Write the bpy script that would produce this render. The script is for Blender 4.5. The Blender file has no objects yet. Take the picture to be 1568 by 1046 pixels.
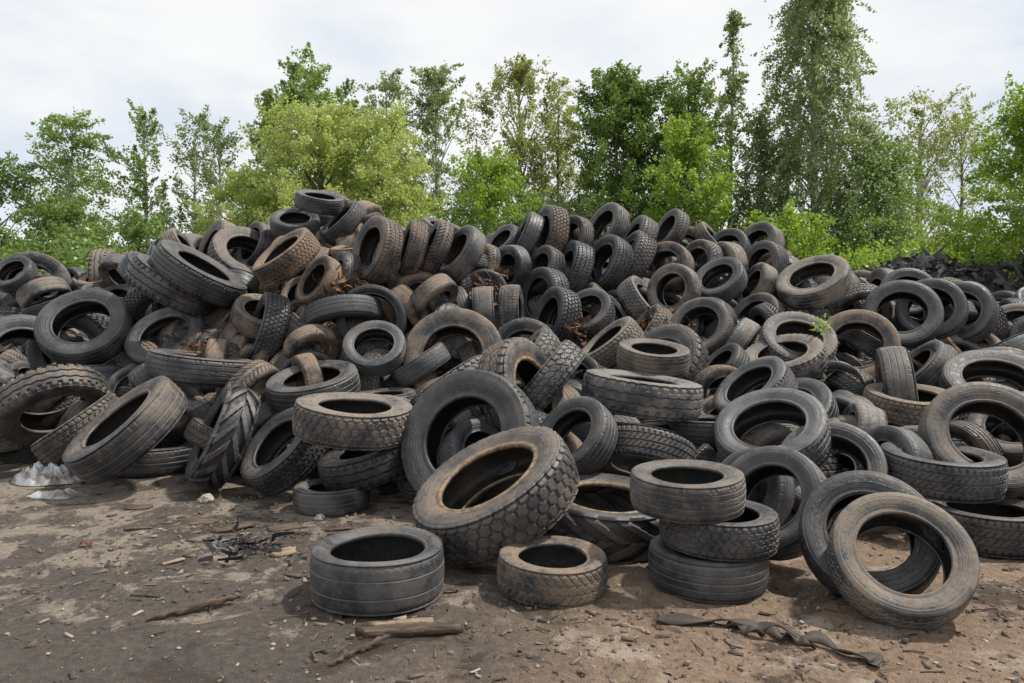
import bpy, math, random
import numpy as np
from mathutils import Vector, Quaternion, Matrix, noise as mnoise
random.seed(7); rng=np.random.default_rng(7)
scene=bpy.context.scene
scene.view_settings.view_transform='Standard'; scene.view_settings.look='None'; scene.view_settings.exposure=0
COL=scene.collection

# ------------------------------------------------------------------ camera
cam=bpy.data.cameras.new("camera"); camo=bpy.data.objects.new("camera",cam); COL.objects.link(camo)
cam.sensor_width=36; cam.lens=25.26; cam.clip_end=2000; cam.clip_start=.05
camo.location=(0,0,1.4); camo.rotation_euler=(math.radians(90-1.72),0,0)
scene.camera=camo

# ------------------------------------------------------------------ node helpers
class NB:
    def __init__(s,nt): s.nt=nt
    def n(s,t,**kw):
        nd=s.nt.nodes.new(t)
        for k,v in kw.items(): setattr(nd,k,v)
        return nd
    def set(s,sock,v):
        if isinstance(v,bpy.types.NodeSocket): s.nt.links.new(v,sock)
        else: sock.default_value=v
    def math(s,op,a,b=0.0,clamp=False):
        m=s.n('ShaderNodeMath',operation=op); m.use_clamp=clamp
        s.set(m.inputs[0],a); s.set(m.inputs[1],b); return m.outputs[0]
    def mix(s,f,a,b,bt='MIX'):
        m=s.n('ShaderNodeMix',data_type='RGBA',blend_type=bt); m.clamp_factor=True
        s.set(m.inputs[0],f)
        for i,v in ((6,a),(7,b)):
            if isinstance(v,tuple) and len(v)==3: v=v+(1,)
            s.set(m.inputs[i],v)
        return m.outputs[2]
    def noise(s,vec,scale,detail=4,rough=.55,w=None,dist=0.0):
        m=s.n('ShaderNodeTexNoise')
        if w is not None: m.noise_dimensions='4D'; s.set(m.inputs['W'],w)
        if vec is not None: s.set(m.inputs['Vector'],vec)
        m.inputs['Scale'].default_value=scale; m.inputs['Detail'].default_value=detail
        m.inputs['Roughness'].default_value=rough; m.inputs['Distortion'].default_value=dist
        return m.outputs[0]
    def mr(s,v,a,b,c=0.0,d=1.0):
        m=s.n('ShaderNodeMapRange'); m.clamp=True; m.interpolation_type='SMOOTHSTEP'
        s.set(m.inputs[0],v)
        for i,q in zip((1,2,3,4),(a,b,c,d)): m.inputs[i].default_value=q
        return m.outputs[0]
def newmat(name):
    m=bpy.data.materials.new(name); m.use_nodes=True; nt=m.node_tree; nt.nodes.clear()
    nb=NB(nt); out=nb.n('ShaderNodeOutputMaterial'); return m,nb,out
def principled(nb,out,col,rough,normal=None,spec=.5):
    p=nb.n('ShaderNodeBsdfPrincipled')
    if isinstance(col,tuple) and len(col)==3: col=col+(1,)
    nb.set(p.inputs['Base Color'],col); nb.set(p.inputs['Roughness'],rough)
    p.inputs['Specular IOR Level'].default_value=spec
    if normal is not None: nb.set(p.inputs['Normal'],normal)
    nb.nt.links.new(p.outputs[0],out.inputs[0]); return p
def bump(nb,h,strength,dist,normal=None):
    b=nb.n('ShaderNodeBump'); b.inputs['Strength'].default_value=strength; b.inputs['Distance'].default_value=dist
    nb.set(b.inputs['Height'],h)
    if normal is not None: nb.set(b.inputs['Normal'],normal)
    return b.outputs[0]

# ------------------------------------------------------------------ world + sun
w=bpy.data.worlds.new("World"); scene.world=w; w.use_nodes=True; nt=w.node_tree; nt.nodes.clear(); nb=NB(nt)
SUN=Vector((0.46,0.10,0.80)).normalized()
el=math.asin(SUN.z); az=math.atan2(SUN.x,SUN.y)
sky=nb.n('ShaderNodeTexSky',sky_type='NISHITA'); sky.sun_disc=False; sky.sun_elevation=el; sky.sun_rotation=az
tc=nb.n('ShaderNodeTexCoord')
mp=nb.n('ShaderNodeMapping'); mp.inputs['Scale'].default_value=(1.0,1.0,3.0); nt.links.new(tc.outputs['Generated'],mp.inputs[0])
c1=nb.noise(mp.outputs[0],2.3,7,.5,dist=.3)
c2=nb.noise(mp.outputs[0],5.0,6,.55,dist=.2)
cc=nb.mix(nb.mr(c1,.34,.58),(7.2,8.0,9.0),(9.6,9.65,9.7))
cc=nb.mix(nb.mr(c2,.45,.75,0,.4),cc,(10.2,10.2,10.2))
fin=nb.mix(nb.mr(c1,.22,.42,.78,.98),sky.outputs[0],cc)
bg=nb.n('ShaderNodeBackground'); nt.links.new(fin,bg.inputs[0]); bg.inputs[1].default_value=.1
wo=nb.n('ShaderNodeOutputWorld'); nt.links.new(bg.outputs[0],wo.inputs[0])
sl=bpy.data.lights.new("sun",'SUN'); sl.energy=4.4; sl.angle=math.radians(2.5); sl.color=(1,.95,.87)
so=bpy.data.objects.new("sun",sl); COL.objects.link(so); so.rotation_euler=SUN.to_track_quat('Z','Y').to_euler()
so.location=(10,5,20)

# ------------------------------------------------------------------ mesh helpers
def quads_mesh(name,V,F,mats=(),mi=None,attrs=None,smooth=None):
    me=bpy.data.meshes.new(name); V=np.asarray(V,dtype=np.float32); F=np.asarray(F,dtype=np.int32)
    me.vertices.add(len(V)); me.vertices.foreach_set('co',V.ravel())
    me.loops.add(F.size); me.loops.foreach_set('vertex_index',F.ravel())
    me.polygons.add(len(F)); k=F.shape[1]
    me.polygons.foreach_set('loop_start',np.arange(0,F.size,k,dtype=np.int32))
    me.polygons.foreach_set('loop_total',np.full(len(F),k,dtype=np.int32))
    if mi is not None: me.polygons.foreach_set('material_index',np.asarray(mi,dtype=np.int32))
    if smooth is not None: me.polygons.foreach_set('use_smooth',np.asarray(smooth,dtype=bool))
    for m in mats: me.materials.append(m)
    if attrs:
        for k2,v in attrs.items():
            a=me.attributes.new(k2,'FLOAT','POINT'); a.data.foreach_set('value',np.asarray(v,dtype=np.float32))
    me.update(calc_edges=True); me.validate(); return me
def obj(name,me,loc=(0,0,0),parent=None):
    o=bpy.data.objects.new(name,me); o.location=loc; COL.objects.link(o)
    if parent: o.parent=parent
    return o
def tube(pts,rad,ns=6):
    pts=np.asarray(pts,float); n=len(pts)
    T=np.gradient(pts,axis=0); T/=np.linalg.norm(T,axis=1)[:,None]+1e-9
    ref=np.array([0.31,0.17,.93]) if abs(T[0][2])<.9 else np.array([1.,0.1,0])
    A=np.cross(T,ref); A/=np.linalg.norm(A,axis=1)[:,None]+1e-9; B=np.cross(T,A)
    th=np.linspace(0,2*np.pi,ns,endpoint=False)
    V=(pts[:,None,:]+np.asarray(rad)[:,None,None]*(np.cos(th)[None,:,None]*A[:,None,:]+np.sin(th)[None,:,None]*B[:,None,:])).reshape(-1,3)
    F=[]
    for i in range(n-1):
        for j in range(ns):
            F.append((i*ns+j,i*ns+(j+1)%ns,(i+1)*ns+(j+1)%ns,(i+1)*ns+j))
    return V,np.array(F)

# ------------------------------------------------------------------ rubber material
def rubber_mat():
    m,nb,out=newmat("weathered_rubber"); nt=nb.nt
    tc=nb.n('ShaderNodeTexCoord'); oi=nb.n('ShaderNodeObjectInfo'); ge=nb.n('ShaderNodeNewGeometry')
    V=tc.outputs['Object']; W=nb.math('MULTIPLY',oi.outputs['Random'],90)
    sc=nb.n('ShaderNodeSeparateColor'); nt.links.new(oi.outputs['Color'],sc.inputs[0])
    dust,warm,grey=sc.outputs[0],sc.outputs[1],sc.outputs[2]
    gr=nb.n('ShaderNodeAttribute'); gr.attribute_name='groove'
    q=nb.n('ShaderNodeAttribute'); q.attribute_name='q'
    inn=nb.n('ShaderNodeAttribute'); inn.attribute_name='inner'
    n1=nb.noise(V,4.5,5,.6,W); n2=nb.noise(V,26,6,.68,W); n3=nb.noise(V,170,3,.6,W)
    sn=nb.n('ShaderNodeSeparateXYZ'); nt.links.new(ge.outputs['Normal'],sn.inputs[0])
    up=nb.mr(sn.outputs[2],.1,1.0)
    base=nb.mix(nb.math('MULTIPLY',grey,nb.mr(n1,.3,.7,.2,1)),(.008,.009,.011),(.066,.076,.092))
    base=nb.mix(nb.math('MULTIPLY',nb.mr(n2,.5,.72),nb.mr(grey,0,1,.1,.6)),base,(.096,.107,.125))
    dc=nb.mix(warm,(.205,.198,.186),(.25,.165,.10))
    dc=nb.mix(nb.mr(n2,.4,.7,0,.6),dc,(.10,.078,.06))
    f=nb.math('MULTIPLY',nb.mr(n1,.40,.62),.8)
    f=nb.math('ADD',f,nb.math('MULTIPLY',up,nb.mr(n2,.3,.65,.1,.7)))
    f=nb.math('ADD',f,nb.math('MULTIPLY',gr.outputs['Fac'],.5))
    f=nb.math('MULTIPLY',f,nb.mr(n2,.28,.58,.35,1.3))
    f=nb.math('MULTIPLY',f,nb.math('MULTIPLY',dust,1.3),True)
    col=nb.mix(f,base,dc)
    rust=nb.mr(warm,.88,.94,0,.75)
    bead=nb.math('MULTIPLY',nb.math('MULTIPLY',nb.mr(nb.math('ADD',q.outputs['Fac'],nb.math('MULTIPLY',n2,.2)),.22,.38,1,0),nb.mr(q.outputs['Fac'],.0,.02)),rust)
    col=nb.mix(bead,col,nb.mix(nb.mr(n2,.35,.65),(.09,.05,.028),(.33,.235,.12)))
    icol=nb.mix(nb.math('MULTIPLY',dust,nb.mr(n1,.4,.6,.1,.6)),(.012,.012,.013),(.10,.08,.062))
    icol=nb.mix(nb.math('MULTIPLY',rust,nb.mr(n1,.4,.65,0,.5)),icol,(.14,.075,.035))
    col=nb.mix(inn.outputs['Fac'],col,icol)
    sv=nb.n('ShaderNodeMapping'); nt.links.new(V,sv.inputs[0]); sv.inputs['Scale'].default_value=(1,1,4)
    s1=nb.noise(sv.outputs[0],30,2,.5,W,dist=1.5)
    col=nb.mix(nb.mr(s1,.64,.71,0,.5),col,(.19,.195,.205))
    n4=nb.noise(V,75,3,.7,W)
    col=nb.mix(nb.mr(n4,.60,.72,0,.45),col,(.007,.007,.007))
    sidemask=nb.mr(q.outputs['Fac'],.02,.08)
    cq=nb.n('ShaderNodeCombineXYZ'); nb.set(cq.inputs[0],nb.math('MULTIPLY',q.outputs['Fac'],9)); nb.set(cq.inputs[1],W)
    ring=nb.math('MULTIPLY',nb.mr(nb.noise(cq.outputs[0],1.0,1,.5),.47,.53),sidemask)
    sx=nb.n('ShaderNodeSeparateXYZ'); nt.links.new(V,sx.inputs[0])
    ang=nb.math('ARCTAN2',sx.outputs[1],sx.outputs[0])
    band=nb.math('MULTIPLY',nb.mr(q.outputs['Fac'],.40,.44),nb.mr(q.outputs['Fac'],.58,.62,1,0))
    cx=nb.n('ShaderNodeCombineXYZ'); nb.set(cx.inputs[0],nb.math('MULTIPLY',ang,14)); nb.set(cx.inputs[1],nb.math('MULTIPLY',q.outputs['Fac'],14)); nb.set(cx.inputs[2],W)
    let=nb.math('MULTIPLY',nb.mr(nb.noise(cx.outputs[0],1.0,1,.5),.5,.56),band)
    h=nb.math('ADD',nb.math('MULTIPLY',ring,.45),nb.math('MULTIPLY',let,.8))
    h=nb.math('ADD',h,nb.math('MULTIPLY',n2,1.2)); h=nb.math('ADD',h,nb.math('MULTIPLY',n3,.4))
    nr=bump(nb,h,.6,.006)
    rough=nb.math('ADD',nb.mr(n2,.3,.7,.36,.58),nb.math('MULTIPLY',f,.4))
    principled(nb,out,col,rough,nr,.6)
    return m
RUB=rubber_mat()

# ------------------------------------------------------------------ tyre meshes
def frac(a): return a-np.floor(a)
def tri(a): return np.abs(frac(a)*2-1)*2-1
def pat(kind,u,s,circ,Wt):
    a=np.abs(s)
    if kind=='rib':
        g=np.zeros_like(s)
        for c in(-.62,-.22,.22,.62): g=np.maximum(g,(np.abs(s-c)<.045)*1.)
        g=np.maximum(g,((a<.2)&(frac(u*70+s)<.10))*.4)
        return np.maximum(g,((a>.68)&(frac(u*62)<.15))*.9)
    if kind=='slick':
        g=np.zeros_like(s)
        for c in(-.4,.4): g=np.maximum(g,(np.abs(s-c)<.035)*.8)
        return np.maximum(g,((a>.8)&(frac(u*50)<.12))*.5)
    if kind=='car':
        g=np.zeros_like(s)
        for c in(-.5,0,.5): g=np.maximum(g,(np.abs(s-c)<.05)*1.)
        g=np.maximum(g,((a>.55)&(frac(u*56+s*.6)<.17))*.9)
        return np.maximum(g,((a>.08)&(a<.46)&(frac(u*56-s*2.2)<.16))*.8)
    if kind=='dir':
        g=((frac(u*40+a*1.5)<.2)&(a>.12))*.9
        return np.maximum(g,(np.abs(a-.3)<.04)*1.)
    if kind=='zig':
        g=np.zeros_like(s)
        for c in(-.55,-.0,.55): g=np.maximum(g,(np.abs(s-c-.07*tri(u*34))<.06)*1.)
        g=np.maximum(g,((a>.62)&(frac(u*34+.25)<.22))*.9)
        return np.maximum(g,((a<.5)&(a>.1)&(frac(u*34+s)<.10))*.7)
    if kind=='hex':
        cell=.076
        X=u*round(circ/cell); Y=(s*Wt/2)/cell/.80
        d=[]
        j0=np.floor(Y)
        for dj in(-1,0,1,2):
            j=j0+dj; off=.5*(np.mod(j,2))
            i0=np.floor(X-off)
            for di in(-1,0,1,2):
                px=i0+di+off; d.append(np.hypot(X-px,(Y-j)*.88))
        d=np.sort(np.array(d),axis=0)
        return ((d[1]-d[0])<.19)*1.
    if kind=='block':
        colm=np.floor((s+1)*2.5)
        fr=frac((s+1)*2.5)
        g=((fr<.13)|(fr>.87))*1.
        g[a>.93]=0
        return np.maximum(g,(frac(u*44+.5*np.mod(colm,2)+.12*np.sin(s*9))<.22)*1.)
    if kind=='lug':
        ph=np.where(s>0,0.,.5)
        return 1.-(frac(u*14+ph+a*1.1)<.42)*1.
    if kind=='edge':
        g=np.zeros_like(s)
        for c in(-.3,.3): g=np.maximum(g,(np.abs(s-c-.05*tri(u*30))<.05)*1.)
        return np.maximum(g,((a>.62)&(frac(u*36)<.38))*1.)
    if kind=='worn':
        g=np.zeros_like(s)
        for c in(-.45,0,.45): g=np.maximum(g,(np.abs(s-c)<.035)*.5)
        return np.maximum(g,((a>.7)&(frac(u*58)<.12))*.5)
    return np.zeros_like(s)
def tyre_mesh(name,R,W,k,kind,depth,N=200,M=44,bulge=0.,seed=0):
    Wt=.86*W; circ=2*math.pi*R
    th=np.linspace(0,2*np.pi,N,endpoint=False)
    s=np.linspace(-1,1,M)
    side=[(.33,.0),(.385,.0),(.42,.035),(.425,.09),(.405,.13),(.425,.20),(.455,.30),(.482,.42),(.497,.55),(.50,.66),(.492,.76),(.478,.81),(.47,.86),(.455,.92)]
    inner=[(.33,.05),(.36,.10),(.39,.18),(.42,.3),(.445,.45),(.45,.6),(.43,.72),(.38,.80),(.28,.85),(.14,.872),(0,.88)]
    rr=lambda q:R*(k+(1-k)*q)
    cols=[]
    for z,q in side: cols.append((-z*W,rr(q),None,q if q>.02 else .02,0))
    for ss in s:
        r=R-.022*R*ss*ss-.10*R*(1-k)*max(0,(abs(ss)-.8)/.2)**2*.9
        cols.append((ss*Wt/2*(1.0),r,ss,0,0))
    for z,q in reversed(side): cols.append((z*W,rr(q),None,q if q>.02 else .02,0))
    for z,q in inner: cols.append((z*W,rr(q),None,0,1))
    for z,q in reversed(inner[:-1]): cols.append((-z*W,rr(q),None,0,1))
    C=len(cols); V=np.zeros((C,N,3)); A=np.zeros((3,C,N))
    u=th/(2*np.pi)
    rs=np.random.default_rng(seed)
    wob=sum(rs.uniform(-1,1)*a_*R*np.cos(kk*th+rs.random()*6) for kk,a_ in((2,.007),(3,.003)))
    zw=rs.uniform(-1,1)*.022*W*np.cos(2*th+rs.random()*6)
    for c,(z,r,ss,q,i) in enumerate(cols):
        rad=np.full(N,r)
        if ss is not None:
            g=pat(kind,u,np.full(N,ss),circ,Wt); rad=rad-depth*g; A[0,c]=g
        elif i==0 and q>.80 and kind in('hex','lug','edge','block','zig','dir'):
            g=pat(kind,u,np.full(N,math.copysign(1,z)),circ,Wt); kk=(q-.76)/.24
            rad=rad-depth*.6*g*kk; A[0,c]=g*kk
            z=z-math.copysign(1,z)*depth*.5*g*kk
        V[c,:,0]=(rad+wob)*np.cos(th); V[c,:,1]=(rad+wob)*np.sin(th); V[c,:,2]=z+zw
        A[1,c]=q; A[2,c]=i
    c,n=np.meshgrid(np.arange(C),np.arange(N),indexing='ij')
    c2=(c+1)%C; n2=(n+1)%N
    F=np.stack([c*N+n,c*N+n2,c2*N+n2,c2*N+n],axis=-1).reshape(-1,4)
    ts=len(side); sm=np.ones((C,N),bool); sm[ts-1:ts+M]=False
    return quads_mesh(name,V.reshape(-1,3),F,(RUB,),attrs={'groove':A[0].ravel(),'q':A[1].ravel(),'inner':A[2].ravel()},smooth=sm.ravel())
TY={}
def T(key,*a,**kw): TY[key]=(tyre_mesh("tyre_"+key,*a,**kw),a[0],a[1],a[2])
T('carA',.31,.20,.62,'rib',.009,seed=1)
T('carB',.32,.21,.63,'car',.010,seed=2)
T('carC',.30,.19,.62,'dir',.010,seed=3)
T('carD',.31,.20,.60,'worn',.006,seed=4)
T('carE',.30,.185,.66,'block',.009,seed=14)
T('carW',.34,.255,.70,'slick',.005,seed=5)
T('suvA',.37,.25,.60,'block',.014,N=220,seed=6)
T('suvB',.36,.24,.62,'car',.012,N=220,seed=7)
T('trkH',.50,.29,.60,'hex',.018,N=300,M=56,seed=8)
T('trkZ',.50,.28,.58,'zig',.018,N=280,M=50,seed=9)
T('trkE',.49,.28,.58,'edge',.020,N=280,M=50,seed=10)
T('trkR',.51,.27,.57,'rib',.012,N=260,M=50,seed=11)
T('trcL',.46,.30,.58,'lug',.045,N=280,M=54,seed=12)
T('medW',.42,.24,.60,'worn',.007,N=220,seed=13)

# ------------------------------------------------------------------ pile surface profile
bx=[-12,-9,-7,-5.2,-2.64,-1.5,-.25,.75,1.9,2.85,5,9,14]; by=[10,9,8.2,7.2,6.3,5.5,4.8,4.5,4.3,4.3,4.5,5,6]
rx=[-12,-9,-6.5,-4.5,-2.4,-.7,0,3.3,4.5,7,14]; ry=[13,12.4,11.6,9.6,9.2,8.9,9.5,9.3,9.0,9.5,10.5]
zx=[-12,-8.2,-6,-4.9,-3.4,-2.9,-2.4,-1.9,-1.5,-.55,-.2,.4,1.87,3.3,3.6,4.2,5.6,6.8,9,14]
zz=[1.8,2.2,2.35,2.5,2.65,2.85,2.97,2.8,2.65,2.35,2.6,2.80,2.68,2.42,2.15,2.0,1.87,1.83,1.8,1.6]
tp=[0,.10,.23,.42,.57,.75,.88,1,1.25,1.7,2.3]; tz=[0,.09,.17,.30,.41,.56,.79,1,1.0,.6,0]
def P0(x,y):
    yb=np.interp(x,bx,by); yr=np.interp(x,rx,ry); zr=np.interp(x,zx,zz)-.26
    return np.interp((y-yb)/(yr-yb),tp,tz)*zr

# ------------------------------------------------------------------ placed tyres
H=[]
def h(name,key,x,y,z,n,d=.35,wm=.4,g=.5,pin=False,sc=1.0):
    H.append(dict(name=name,key=key,p=np.array([x,y,z],float),n=np.array(n,float)/np.linalg.norm(n),c=(d,wm,g),pin=pin,sc=sc))
C,TR,TC='car_tyre','truck_tyre','tractor_tyre'
h(C,'carW',-.687,3.65,.128,(0,0,1),.25,.5,.75,True)
h(C,'carC',.21,3.72,.095,(.02,-.03,1),.75,.75,.7,True,.97)
h(C,'carD',1.04,3.79,.10,(0,0,1),.2,.5,.6,True)
h(C,'carE',1.10,3.80,.302,(.02,-.01,1),.2,.4,.5,True,1.03)
h(C,'carA',.93,3.80,.50,(-.02,-.05,1),.4,.5,.7,True,.97)
h(C,'carB',1.83,3.36,.27,(-.2,-.72,.66),.7,.45,.45,True,.98)
h(C,'carD',1.83,3.66,.285,(-.3,-.75,.58),.2,.4,.5,True,1.08)
h(C,'carD',1.53,4.12,.30,(-.62,-.6,.5),.25,.4,.7,False,1.05)
h(TR,'trkH',-.10,4.30,.37,(-.43,-.26,.86),.3,.95,.95,True,1.02)
h(TR,'trkR',-.37,5.15,.50,(-.42,-.80,.40),.18,.5,.4,False,1.02)
h(TR,'trkZ',.02,5.85,.76,(.78,-.42,.30),.4,.95,.9)
h(TR,'trkZ',-.52,6.25,.80,(-.55,.10,.80),.5,.3,.9,False,.8)
h(TR,'trkH',-1.17,5.45,.60,(.10,-.08,1),.8,.4,1.,False,.90)
h(TR,'trkE',-1.0,5.55,.27,(-.28,-.12,.95),.1,.4,.2,False,.85)
h(C,'carD',-1.40,5.30,.10,(0,0,1),.25,.4,.6,False,.9)
h(TC,'trcL',-2.42,6.0,.43,(-.80,-.42,.42),.25,.5,.9,True,.95)
h(TR,'medW',-3.2,5.95,.50,(-.50,-.42,.76),.4,.6,.5,True,1.22)
h(TR,'trkE',-4.35,6.75,.62,(-.5,.42,.76),.4,.6,.5)
h(TR,'medW',-4.5,7.6,1.32,(.12,-.75,.6),.15,.4,.5,False,1.08)
h(C,'medW',-3.63,7.6,1.27,(-.1,-.72,.7),.15,.4,.5,False,1.0)
h(TR,'trkR',-3.0,6.95,.93,(.14,.04,1),.3,.4,.5,False,.98)
h(TR,'trkE',-3.72,7.9,1.70,(.52,-.0,.85),.25,.3,.4)
h(TR,'trkR',-3.42,7.85,1.88,(.55,-.05,.83),.2,.3,.45)
h(C,'suvA',-2.58,7.6,1.32,(-.85,-.45,.25),.2,.3,.8)
h(C,'suvA',-2.38,7.6,2.06,(-.5,-.45,.72),.8,.85,.4)
h(C,'suvB',-1.5,8.0,2.17,(-.75,-.6,.25),.6,.6,.7,False,1.05)
h(C,'carB',-1.12,8.1,2.20,(-.9,-.3,.25),.7,.7,.5)
h(C,'carC',-.86,8.15,2.22,(-.85,-.3,.35),.6,.6,.5,False,1.05)
h(C,'carD',-.58,8.1,2.14,(-.7,-.45,.5),.4,.5,.8,False,1.1)
h(C,'carD',-2.1,7.85,1.80,(-.62,-.6,.45),1.0,.85,.4)
h(C,'carA',-1.33,7.1,1.10,(.05,-.72,.68),.2,.4,1.)
h(TR,'trkR',-.60,7.15,1.04,(-.08,-.88,.42),.7,.7,.5,False,1.0)
h(C,'carA',-1.22,6.65,.68,(-.05,-.05,1),.2,.4,.7)
h(C,'carW',-.30,8.15,1.46,(1,-.05,.08),.6,.4,.9,False,.95)
h(C,'suvB',.0,8.15,1.47,(1,-.12,.05),.6,.5,.9,False,.92)
h(C,'suvA',.50,8.0,1.40,(-.85,-.4,.3),.2,.4,.6)
h(C,'carC',.86,7.95,1.42,(-.42,-.65,.6),.25,.5,.6)
h(C,'suvA',1.0,7.35,1.12,(-.62,-.1,.75),1.2,.35,.9)
h(C,'carA',1.30,6.6,1.02,(.06,-.22,.96),.5,.6,.7,False,1.08)
h(TR,'trkE',1.07,5.95,.80,(.12,-.03,1),.8,.15,1.0,False,1.02)
h(TR,'medW',1.0,5.95,.52,(.05,.02,1),.1,.3,.2)
h(TR,'trkZ',.36,6.35,.86,(-.75,.08,.62),.5,.1,1.,False,.86)
h(TR,'trkZ',.16,6.9,.98,(-.7,-.1,.6),.7,.2,1.,False,.75)
h(C,'suvA',2.8,7.3,1.20,(-.05,-.68,.72),.6,.2,.8)
h(C,'medW',3.5,7.3,1.14,(-.42,-.80,.42),1.1,.75,.6,False,.95)
h(C,'carB',2.0,7.75,1.32,(-.5,-.7,.45),.5,.5,.6,False,1.05)
h(C,'medW',3.42,8.15,1.80,(-.45,-.42,.78),.9,.35,.8,False,.95)
h(C,'medW',4.28,7.9,1.45,(-.38,-.80,.42),.2,.3,.55,False,.95)
h(C,'suvB',4.72,8.1,1.50,(-.5,-.78,.38),.2,.3,.6)
h(C,'suvB',5.05,8.1,1.47,(-.7,-.6,.35),.2,.3,.7)
h(C,'suvB',1.89,5.2,.58,(-.36,-.44,.82),.2,.3,1.,False,1.1)
h(C,'suvB',.95,5.2,.42,(.2,.42,.88),.25,.5,.5,False,1.02)
h(C,'carA',1.5,5.8,.52,(0,.03,1),.15,.3,.6)
h(C,'suvB',2.0,6.0,.76,(-.62,-.2,.72),.25,.4,.9,False,.95)
h(C,'carB',2.14,4.8,.36,(-.32,-.7,.62),.25,.5,.4,False,1.1)
h(TR,'medW',3.22,5.0,.60,(-.2,-.80,.55),.45,.6,.45,False,.98)
h(C,'suvB',2.88,4.62,.36,(.02,-.06,1),.2,.3,.6,False,1.04)
h(C,'carD',2.68,5.1,.30,(-.9,-.25,.25),.25,.3,.9)
h(C,'suvA',3.44,6.2,.66,(0,-.18,1),1.0,.6,.7)
h(C,'medW',4.24,6.3,.82,(-.2,-.5,.82),.25,.4,.5)
h(TC,'trcL',.58,4.50,.17,(.06,-.10,1),.15,.95,.7,True,.98)
h(C,'carD',.52,4.95,.45,(-.6,-.5,.6),.2,.4,.4)
h(C,'medW',-1.8,6.6,.74,(-.1,-.28,.95),.25,.3,.5)
h(C,'suvA',-1.82,5.75,.36,(-.5,-.5,.66),.2,.3,.3)
h(TR,'trkR',-5.1,7.5,1.02,(.6,-.6,.5),.2,.3,.4,False,.9)
h(C,'medW',-3.35,6.7,.13,(0,0,1),.2,.3,.3)
h(C,'carA',-7.6,11,2.1,(-.1,-.8,.6),.2,.3,.4)
h(C,'suvB',3.0,4.5,.12,(0,0,1),.2,.5,.3)
h(C,'carA',-2.42,9.3,2.84,(.2,-.3,.92),.2,.3,.7)
h(C,'carD',-2.75,9.2,2.62,(.1,-.5,.85),.2,.3,.5)
h(C,'carB',-2.2,9.1,2.70,(-.6,-.4,.65),.2,.3,.5)
h(C,'carD',3.9,5.5,.55,(-.5,-.4,.75),.3,.4,.6,False,1.1)
h(TR,'trkE',2.72,6.9,.95,(-.3,-.3,.9),.6,.4,.6,False,.8)
h(C,'carB',-5.0,6.9,.5,(-.5,-.3,.8),.3,.5,.4,False,1.1)
h(C,'suvA',-3.9,6.5,.40,(-.55,-.2,.8),.5,.5,.4,False,1.1)
rowspec=[(-.12,9.5,2.47,3.35,.38),(.05,9.05,2.08,3.45,.40),(.35,8.62,1.73,3.4,.43),(1.15,8.25,1.40,3.3,.45)]
for x0,y0,z0,x1,st in rowspec:
    x=x0
    while x<x1:
        k=random.choice(['carA','carB','carC','carD','carD','suvB','suvA'])
        dz=np.interp(x,[0,1,2,3,3.5],[.05,.03,0,-.12,-.2]) if z0>2.4 else 0
        nn=(-.80+random.gauss(0,.17),-.42+random.gauss(0,.22),.34+random.gauss(0,.18))
        if random.random()<.08: nn=(.7,-.4,.3+random.random()*.4)
        if z0<2.4 and random.random()<.10: x+=st*.8; continue
        h('ROW',k,x,y0+random.gauss(0,.08),z0+dz+random.gauss(0,.06),nn,random.choice([.1,.2,.3,.5,.8,1.1]),random.random()*.86,random.uniform(.4,1),False,random.uniform(.95,1.14))
        x+=st*random.uniform(.8,1.25)

NS=18
def spheres(p,n,R,W,k):
    rm=R*(1+k)/2; sr=R*(1-k)/2; off=max(0,W/2-sr)
    n=n/np.linalg.norm(n); a=np.cross(n,[.3,.5,.81]); a/=np.linalg.norm(a); b=np.cross(n,a)
    th=np.linspace(0,2*np.pi,NS,endpoint=False)
    ring=rm*(np.cos(th)[:,None]*a+np.sin(th)[:,None]*b)
    return np.concatenate([p+ring+n*off,p+ring-n*off]),sr
def dims(e): me,R,W,k=TY[e['key']]; return R*e['sc'],W*e['sc'],k
def lowlimit(e):
    R,W,k=dims(e); nz=abs(e['n'][2]); return R*math.sqrt(max(0,1-nz*nz))+W/2*nz*.98
for e in H: e['n']=e['n']/np.linalg.norm(e['n']); e['p0']=e['p'].copy()
for it in range(14):
    S=[spheres(e['p'],e['n'],*dims(e)) for e in H]
    for i in range(len(H)):
        for j in range(i+1,len(H)):
            a,b=H[i],H[j]
            if np.linalg.norm(a['p']-b['p'])>dims(a)[0]+dims(b)[0]: continue
            D=S[i][0][:,None]-S[j][0][None]; d=np.linalg.norm(D,axis=2); k=np.unravel_index(d.argmin(),d.shape)
            pen=S[i][1]+S[j][1]-.012-d[k]
            if pen>0:
                v=D[k]/(d[k]+1e-6); wa=0. if a['pin'] else 1.; wb=0. if b['pin'] else 1.
                if wa+wb==0: continue
                a['p']=a['p']+v*pen*.6*wa/(wa+wb); b['p']=b['p']-v*pen*.6*wb/(wa+wb)
    for e in H:
        d=e['p']-e['p0']; L=np.linalg.norm(d)
        if L>.22: e['p']=e['p0']+d*.22/L
        if not e['pin']: e['p'][2]=max(e['p'][2],lowlimit(e))

hp=np.array([e['p'] for e in H]); res=hp[:,2]-P0(hp[:,0],hp[:,1])-.03
def Hs(x,y):
    x=np.atleast_1d(np.asarray(x,float)); y=np.atleast_1d(np.asarray(y,float))
    w=np.exp(-((x[:,None]-hp[:,0])**2+(y[:,None]-hp[:,1])**2)/(2*.42**2))
    return P0(x,y)+(w@res)/(w.sum(1)+.5)

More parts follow.
